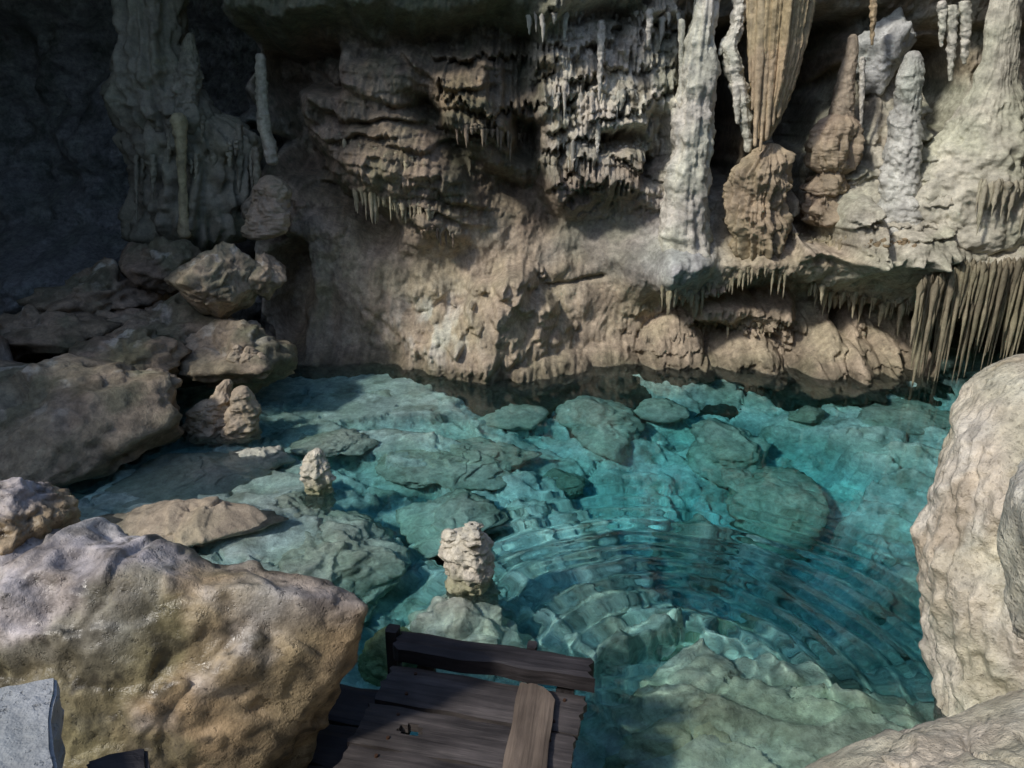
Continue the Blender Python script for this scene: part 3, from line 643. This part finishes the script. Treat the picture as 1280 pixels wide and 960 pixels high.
def flatrock(name, px, py, ztop, wpx, hpx, thick, seed, tint, mat=M_BED, label='', sub=5, cat='rock', group=None, rotz=0., tints=None, **kw):
    p = under(px, py, -ztop) if ztop < 0 else atZ(px, py, ztop)
    d = np.linalg.norm(p-CAM); m = mpp(p); sn = (CAM[2]-p[2])/d
    w = wpx*m; l = hpx*m/max(sn, .3)*(1.2 if ztop < 0 else 1.)
    kw.setdefault('amp', .11); kw.setdefault('strat', .04)
    o = rock(name, blob_pts(p-np.array([0, 0, thick/2]), (w, l, thick), seed, 22, rotz), mat, seed, sub=sub, tint=tint, tints=tints, **kw)
    tag(o, label, cat, group); return o
GS = 'rocks lying in the pool'
PB = np.array([.62, .59, .50]); PG = np.array([.56, .56, .48]); PD = np.array([.36, .38, .31])
def alg(V, N, T):
    return mix(mix(T, PD, sst(.05, .4, f3(V*3, 4, 4))*.55), WHITE*.9, sst(.15, .5, f3(V*4.5, 3, 14))*.4)
flatrock('ledge_slab', 236, 632, .12, 280, 62, .42, 131, TAN*.95, M_FLOW, 'tan slab just breaking the water behind the foreground boulder', 6, 'rock', GS, amp=.05, strat=.05, pits=.03)
flatrock('ledge_slab', 240, 585, .0, 250, 60, .40, 132, PB*.75, M_FLOW, 'greenish layered ledge awash between the tan slab and the stub cluster', 6, 'rock', GS, amp=.05, strat=.08, rotz=.25)
flatrock('ledge_slab', 325, 560, .04, 80, 30, .3, 133, PB*.8, M_FLOW, 'small low ledge at the feet of the stub cluster', 5, 'rock', GS, strat=.05)
SUBM = [(412, 680, -.06, 205, 130, .9, 140, PB, 'big knobbly boulder just under water left of the flat topped stalagmite', 6, dict(amp=.10, bot=.05, tints=alg)),
 (352, 628, -.10, 120, 45, .5, 158, PB*.9, 'pale flat rock under water between tan slab and small stalagmite', 5, dict(strat=.04)),
 (570, 566, -.35, 230, 50, .35, 141, PB*.9, 'broad flat sunken slab with a dark undercut behind the two stalagmites', 6, dict(strat=.05, tints=alg)),
 (420, 548, -.15, 120, 30, .3, 142, PB*.85, 'narrow sunken slab behind the small stalagmite', 5, dict(strat=.05)),
 (755, 516, -.35, 115, 62, .6, 143, PG, 'rounded sunken boulder nearest the muddy cone mound', 5, dict(tints=alg)),
 (905, 540, -.5, 105, 62, .7, 144, PG, 'sunken boulder in the middle of the far pool', 5, dict(tints=alg)),
 (968, 600, -.55, 130, 80, .8, 145, PD*1.2, 'dark green sunken boulder right of the pool centre', 5, dict(tints=alg)),
 (735, 735, -.40, 195, 80, .7, 146, PG*1.05, 'sunken mound under the upper ripple rings', 6, dict(bot=.04, tints=alg)),
 (880, 655, -.6, 120, 60, .7, 147, PG*.9, 'sunken rock beside the dark crack in the pool centre', 5, dict(tints=alg)),
 (1140, 515, -.4, 170, 34, .4, 148, PG*.8, 'long flat sunken rock below the hanging curtain', 5, dict()),
 (1100, 648, -1.1, 80, 34, .35, 149, PD*.8, 'dark oval rock on the deep bottom near the right pillar', 4, dict()),
 (1075, 708, -1.2, 62, 26, .3, 150, PD*.8, 'small dark rock on the deep bottom in front of the dark oval one', 4, dict()),
 (560, 635, -.30, 150, 70, .6, 151, PG*1.1, 'sunken rock behind the flat topped stalagmite', 5, dict(tints=alg)),
 (960, 850, -.58, 420, 170, .7, 152, np.array([.36, .42, .30]), 'wide mossy rock shelf under the ripples at the near right', 6, dict(bot=.03, tints=alg)),
 (850, 915, -.18, 190, 70, .5, 153, np.array([.50, .48, .32]), 'yellowish rock just under water right of the wooden landing', 5, dict(bot=.04)),
 (470, 492, -.22, 130, 22, .3, 154, PG, 'thin sunken ledge close to the far left shore', 4, dict()),
 (640, 512, -.35, 110, 24, .35, 155, PG*.9, 'low sunken rock in front of the cone mound', 4, dict()),
 (700, 590, -.7, 60, 30, .4, 156, PD, 'small dark rock on the bottom left of the pool centre', 4, dict()),
 (830, 505, -.4, 70, 24, .35, 157, PG*.9, 'small sunken rock between the two far boulders', 4, dict()),
 (1010, 512, -.4, 60, 18, .3, 159, PD, 'flat dark stone near the far right shore', 4, dict()),
 (925, 590, -.6, 40, 26, .3, 160, PG*.8, 'small stone leaning on the dark green sunken boulder', 4, dict()),
 (485, 790, -.15, 90, 50, .6, 161, np.array([.33, .33, .18]), 'mossy sunken rock in the gap left of the wooden landing', 5, dict(bot=.05))]
SUB_OBJ = []
for (a, b_, zt_, w, h, th_, sd, tn, lbl, sb, kw) in SUBM:
    flatrock('sunken_rock', a, b_, zt_, w, h, th_, sd, tn, M_BED, lbl, sb, 'rock', GS, **kw)

# two stalagmites that stand out of the water
def tide(V, N, T):
    return mix(mix(np.array([.64, .58, .48])*np.ones_like(V), np.array([.34, .33, .20]), sst(.16, .03, V[:, 2]+.05*f3(V*9, 2, 3))*.85), np.array([.40, .40, .30]), sst(.0, -.1, V[:, 2]))
p1 = atZ(398, 612, 0); Y1 = float(p1[1])
o = tube('pool_stalagmite', [(396, 560, 6), (396, 574, 11), (395, 581, 17), (395, 592, 19), (398, 604, 15), (400, 618, 13), (400, 650, 18)], Y1, M_PALE, 170, WHITE, nth=64, nz=120, flute=.22, nfl=10, tier=.2, ntier=6, lump=.22, tints=tide, cap=(1, 0), bot=.05)
tag(o, 'small pale pointed stalagmite poking out of the shallow water', 'stalagmite', 'stalagmites standing in the pool')
p2 = atZ(588, 728, 0); Y2 = float(p2[1])
ps = empty('flat_topped_stalagmite', p2); tag(ps, 'pale flat topped stalagmite on a knobbly sunken pedestal behind the landing', 'stalagmite', 'stalagmites standing in the pool')
tube('trunk', [(580, 662, 20), (580, 672, 26), (583, 690, 29), (587, 708, 28), (588, 728, 25), (588, 770, 28)], Y2, M_PALE, 172, WHITE, nth=90, nz=140, flute=.12, nfl=12, tier=.16, ntier=6, lump=.14, tints=tide, cap=(1, 0), bot=.06, parent=ps)
tube('knob', [(590, 655, 9), (588, 664, 15), (588, 676, 14)], Y2-.05, M_PALE, 173, WHITE, nth=40, nz=50, lump=.4, tints=tide, parent=ps, bot=.1)
tube('knob', [(563, 662, 5), (563, 670, 8), (563, 684, 8)], Y2-.02, M_PALE, 174, WHITE, nth=30, nz=50, lump=.4, tints=tide, parent=ps, bot=.1)
q = under(576, 774, .18)
ped = rock('pedestal', blob_pts(q-np.array([0, .0, .28]), (.62, .58, .75), 175, 24), M_BED, 175, sub=6, tint=np.array([.72, .71, .60]), amp=.04, bot=.21, crack=0)
l_ = np.array(ped.location)-np.array(ps.location); ped.parent = ps; ped.location = l_.tolist()

# ------------------------------------------------------------------ foreground boulders
def fore(V, N, T):
    T = np.broadcast_to(np.array([.34, .255, .155]), V.shape)
    T = mix(T, np.array([.37, .26, .15]), sst(.0, .5, f3(V*2.6, 3, 38))*.6)
    T = mix(T, np.array([.30, .265, .25]), sst(.45, .85, N[:, 2]+.35*f3(V*2.2, 3, 8))*.9)       # grey on upward faces, painting in the sheen of the top
    T = mix(T, np.array([.50, .46, .46]), sst(.6, 1.0, N[:, 2]+.5*f3(V*3.5, 4, 18))*.65)  # paler still on the topmost faces, a painted highlight
    T = mix(T, np.array([.15, .145, .075]), sst(.05, .45, f3(V*1.9, 4, 28))*.6)                  # olive film
    T = mix(T, np.array([.12, .10, .07]), sst(.30, .55, f3(V*np.array([5, 5, 2.2]), 4, 58))*.55)
    return mix(T, np.array([.06, .05, .035]), sst(.42, .58, f3(V*9, 3, 48))*.75)
B = [(-60, 630, 2.5), (60, 662, 2.46), (180, 694, 2.4), (300, 706, 2.34), (415, 728, 2.26), (462, 752, 2.18), (466, 770, 2.15), (420, 828, 2.12), (374, 874, 2.08), (324, 942, 2.02), (296, 1010, 1.98),
     (60, 730, 2.1), (200, 720, 2.1), (320, 736, 2.1), (425, 745, 2.14), (150, 860, 1.95), (270, 850, 1.97), (120, 1040, 1.85), (-120, 1040, 1.8), (-160, 760, 2.0), (-220, 640, 2.5)]
pts = [atY(*b) for b in B]+[np.array([-1.9, 2.8, .3]), np.array([-.85, 2.7, .5]), np.array([-1.8, 2.0, -.2]), np.array([-.85, 2.2, .1])]
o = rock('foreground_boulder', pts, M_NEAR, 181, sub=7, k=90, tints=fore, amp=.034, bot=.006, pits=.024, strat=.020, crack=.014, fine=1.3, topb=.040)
tag(o, 'huge tan foreground boulder with grey sheen painted on its top at lower left', 'boulder', 'foreground rocks')
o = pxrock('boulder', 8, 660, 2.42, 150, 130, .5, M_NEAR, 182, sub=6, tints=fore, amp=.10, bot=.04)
tag(o, 'rounded rock rising behind the huge foreground boulder at the left edge', 'boulder', 'foreground rocks')
CRM = np.array([.54, .47, .37])
def cream(V, N, T):
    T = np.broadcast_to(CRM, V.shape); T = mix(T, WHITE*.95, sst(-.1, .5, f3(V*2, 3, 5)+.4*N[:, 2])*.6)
    return mix(T, np.array([.36, .27, .17]), sst(.25, .7, f3(V*np.array([4, 4, 1.6]), 4, 15))*.5)
o = tube('flowstone_pillar', [(1350, 442, 55), (1345, 462, 85), (1345, 500, 112), (1345, 545, 134), (1345, 600, 148), (1347, 660, 158), (1349, 700, 176), (1350, 742, 170), (1352, 800, 168), (1355, 900, 168), (1360, 1000, 175)], 3.25, M_PALE, 190, CRM, nth=360, nz=420, flute=.045, nfl=50, lump=.05, tints=cream, cap=(1, 0), bot=.03, fz=6, dy=[.2, .15, .1, .0, -.1, -.17, -.23, -.28, -.33, -.5, -.7])
tag(o, 'tall cream flowstone pillar with drip flutes at the right edge of the pool', 'rock', 'foreground rocks')
pts = [atY(*q) for q in [(1240, 660, 1.5), (1238, 710, 1.5), (1246, 610, 1.55), (1285, 560, 1.6), (1262, 790, 1.45), (1380, 560, 1.6), (1400, 800, 1.4), (1330, 640, 1.2), (1330, 760, 1.2), (1300, 840, 1.5), (1420, 700, 1.9)]]
o = rock('boulder', pts, M_PALE, 192, sub=6, tints=cream, amp=.05, bot=.02); tag(o, 'very near cream rock cut off by the right picture edge', 'boulder', 'foreground rocks')
pts = [atY(*q) for q in [(1000, 985, 2.25), (1035, 952, 2.3), (1105, 938, 2.3), (1180, 922, 2.3), (1240, 888, 2.35), (1300, 850, 2.4), (1450, 850, 2.2), (1020, 1010, 1.9), (1160, 1040, 1.6), (1350, 1040, 1.5), (1250, 940, 1.9)]]+[np.array([.75, 2.2, .0]), np.array([2.3, 2.4, .0]), np.array([1.6, 1.3, .0])]
o = rock('boulder', pts, M_PALE, 193, sub=6, tints=cream, amp=.06, bot=.02); tag(o, 'smooth cream rock bulging into the bottom right corner', 'boulder', 'foreground rocks')

# ------------------------------------------------------------------ wooden landing
def board(name, L, W, Tk, mat, seed, parent=None, hole=None, ragged=.012, nx=60, ny=10):
    """a plank along its own x with worn edges and ends; a knot hole is cut through where asked"""
    rr = np.random.RandomState(seed); xs = np.linspace(-L/2, L/2, nx); ys = np.linspace(-W/2, W/2, ny)
    if hole: xs = np.linspace(-L/2, L/2, nx*2); ys = np.linspace(-W/2, W/2, ny*2)
    xx, yy = np.meshgrid(xs, ys)
    ed = np.abs(yy)/(W/2); x2 = xx+np.where(np.abs(xx) > L/2*.96, 1, 0)*ragged*n2(yy*30, xx*0+seed, seed)*2
    y2 = yy+ed**3*ragged*.8*n2(xx*6, np.sign(yy)*5, seed)
    zt = Tk/2+.003*f2(xx*3, yy*30, 3, seed)-.006*ed**6; zb_ = -Tk/2+0*xx+.004*ed**6
    n_ = xx.size; V = np.concatenate([np.stack([x2, y2, zt], -1).reshape(-1, 3), np.stack([x2, y2, zb_], -1).reshape(-1, 3)])
    F_ = grid_faces(*xx.shape)
    if hole:
        hx, hy, a, c = hole; e = ((xx-hx)/a)**2+((yy-hy)/c)**2+.5*n2(xx*40, yy*40, 3); F_ = F_[~(e.ravel()[F_] < 1).all(1)]
    E = np.concatenate([F_[:, [0, 1]], F_[:, [1, 2]], F_[:, [2, 3]], F_[:, [3, 0]]])
    key = {}
    for a, b_ in E.tolist(): key[(a, b_)] = 1
    side_ = np.array([(b_, a, a+n_, b_+n_) for a, b_ in key if (b_, a) not in key])
    Fa = np.concatenate([F_, F_[:, ::-1]+n_, side_])
    me = mesh(name, V, Fa, smooth=False)
    return put(name, me, mat, parent=parent)
ZD = .42
pa, pb = atZ(497, 806, ZD+.06), atZ(738, 842, ZD+.06)
ctr = (pa+pb)/2; yaw = math.atan2(pb[1]-pa[1], pb[0]-pa[0]); Lb = float(np.linalg.norm(pb-pa))
land = empty('wooden_landing', (ctr[0], ctr[1], ZD)); land.rotation_euler = (0, 0, yaw)
tag(land, 'dark weathered plank landing with a raised edge beam beside the pool', 'landing')
bm_ = board('edge_beam', Lb, .115, .075, M_WOODB, 1, land, ragged=.02); bm_.location = (0, 0, .055)
ext = .0; w_b = .215
for k, (hl, mt) in enumerate([(None, M_WOOD), ((-.20, .0, .06, .032), M_WOOD), (None, M_WOOD), (None, M_WOODB)]):
    rr = random.Random(k+3); Lk = Lb+ext+rr.uniform(-.02, .02)
    o = board('plank', Lk, w_b-.016, .035, mt, 10+k, land, hole=(hl[0]+ext/2, hl[1], hl[2], hl[3]) if hl else None)
    o.location = (-ext/2+rr.uniform(-.01, .01)-.005, -.06-w_b*(k+.5), -.0+rr.uniform(-.009, .009)); o.rotation_euler = (rr.uniform(-.02, .02), rr.uniform(-.008, .008), rr.uniform(-.012, .012))
for (x_, y_, hh, s_) in ((-Lb/2-.03, .03, .115, .055), (Lb*.19, .075, .10, .04)):
    o = board('post', .62+hh, s_, s_, M_WOODB, 30+int(x_*50), land, ragged=.004, nx=10, ny=5); o.rotation_euler = (0, math.pi/2, 0); o.location = (x_, y_, hh-.31-hh/2+.0)
for x_ in (-Lb*.35, Lb*.38):
    o = board('joist', .85, .07, .07, M_WOODB, 40+int(x_*50), land, ragged=.004, nx=10, ny=5); o.rotation_euler = (0, 0, math.pi/2); o.location = (x_, -.40, -.056)
for x_, y_ in ((Lb*.38, -.75), (-Lb*.35, -.75)):
    o = board('post', 1.0, .08, .08, M_WOODB, 60+int(x_*50), land, ragged=.004, nx=10, ny=5); o.rotation_euler = (0, math.pi/2, 0); o.location = (x_, y_, -.6)
for k in range(4):  # made-up lower boards, black in place of the deck's shaded left part
    o = board('shade_plank', .62, w_b-.014, .035, M_WOODB, 90+k, land, ragged=.02); o.location = (-Lb/2-.25, -.05-w_b*(k+.5), -.15)
# nail heads in the planks, above the joists
nb = bmesh.new(); bmesh.ops.create_cone(nb, cap_ends=True, segments=10, radius1=.0075, radius2=.006, depth=.008)
nail_me = bpy.data.meshes.new('nail'); nb.to_mesh(nail_me); nb.free()
M_RUST, nt, b = new_mat('rusty_nail'); nz_ = nt.nodes.new('ShaderNodeTexNoise'); nz_.inputs['Scale'].default_value = 300
rp = nt.nodes.new('ShaderNodeValToRGB'); rp.color_ramp.elements[0].color = (.02, .012, .008, 1); rp.color_ramp.elements[1].color = (.11, .05, .025, 1)
nt.links.new(nz_.outputs[0], rp.inputs[0]); nt.links.new(rp.outputs[0], b.inputs['Base Color']); b.inputs['Roughness'].default_value = .7; b.inputs['Metallic'].default_value = .4
nail_me.materials.append(M_RUST); rn = random.Random(8)
for pl in [c for c in land.children if c.name.startswith('plank')]:
    for x_ in (-Lb*.35, Lb*.38):
        for sy in (-1, 1):
            n_o = put('nail', nail_me, None, parent=pl, loc=(x_-pl.location.x+rn.uniform(-.012, .012), sy*(w_b*.27)+rn.uniform(-.008, .008), .0195))
# pale plank lying across the boards, its far end cut round
qa, qb = atZ(672, 858, ZD+.035), atZ(655, 962, ZD+.035)
dv = qb-qa; Lp = float(np.linalg.norm(dv))+.25
o = board('loose_plank', Lp, .145, .028, M_WOODP, 77, None, ragged=.008)
me = o.data; n_ = len(me.vertices); co = np.zeros(n_*3, np.float32); me.vertices.foreach_get('co', co); co = co.reshape(-1, 3)
tcut = np.clip((-Lp/2+.10-co[:, 0])/.10, 0, 1); co[:, 0] += tcut*np.clip((co[:, 1]+.01)/.08, 0, 1.)**2*.07
me.vertices.foreach_set('co', co.ravel()); me.update()
u_ = dv/np.linalg.norm(dv); c_p = qa+u_*Lp/2; o.location = (c_p[0], c_p[1], ZD+.034); o.rotation_euler = (0, 0, math.atan2(u_[1], u_[0]))
tag(o, 'pale worn plank laid lengthwise across the dark landing boards', 'plank')

# concrete slab corner at the lower left edge and a black wedge put in for the shadow beside it
M_CON = rock_mat('speckled_concrete', .85, .2, .4, 38, .3, .8, .2, .5)
def slab(name, poly, z, th, mat, tint, label, cat, seed):
    c = np.mean([atZ(*q, z) for q in poly], 0); bm = bmesh.new()
    vs_ = [bm.verts.new((atZ(*q, z)-c).tolist()) for q in poly]; f = bm.faces.new(vs_)
    if f.normal.z < 0: f.normal_flip()
    bm.normal_update(); 
    if f.normal.z < 0: bmesh.ops.reverse_faces(bm, faces=[f])
    r = bmesh.ops.extrude_face_region(bm, geom=[f]); 
    for v in [g for g in r['geom'] if isinstance(g, bmesh.types.BMVert)]: v.co.z -= th
    bmesh.ops.recalc_face_normals(bm, faces=bm.faces[:])
    bmesh.ops.bevel(bm, geom=bm.edges[:], offset=.006, segments=2, affect='EDGES')
    bmesh.ops.triangulate(bm, faces=[f for f in bm.faces if len(f.verts) > 4])
    bmesh.ops.subdivide_edges(bm, edges=bm.edges[:], cuts=7, use_grid_fill=True)
    me = bpy.data.meshes.new(name); 
    for v in bm.verts:
        q_ = np.array([[v.co.x*16., v.co.y*16., v.co.z*16.]]); v.co.x += .010*float(f3(q_, 3, seed)[0]); v.co.y += .010*float(f3(q_, 3, seed+3)[0]); v.co.z += .006*float(f3(q_, 3, seed+5)[0])
    bm.to_mesh(me); bm.free(); set_tint(me, np.broadcast_to(tint, (len(me.vertices), 3)))
    o = put(name, me, mat, loc=c); tag(o, label, cat); return o
slab('concrete_slab', [(-90, 872), (68, 846), (66, 1000), (-90, 1010)], 1.42, .10, M_CON, np.array([.36, .37, .38]), 'grey speckled concrete slab corner at the lower left edge', 'slab', 3)
slab('shadow_wedge', [(108, 952), (182, 936), (192, 1000), (100, 1000)], 1.30, .04, M_WOODB, np.array([.02, .02, .02]), 'black wedge put in for a shadow at the bottom edge on the foreground boulder', 'shade patch', 4)
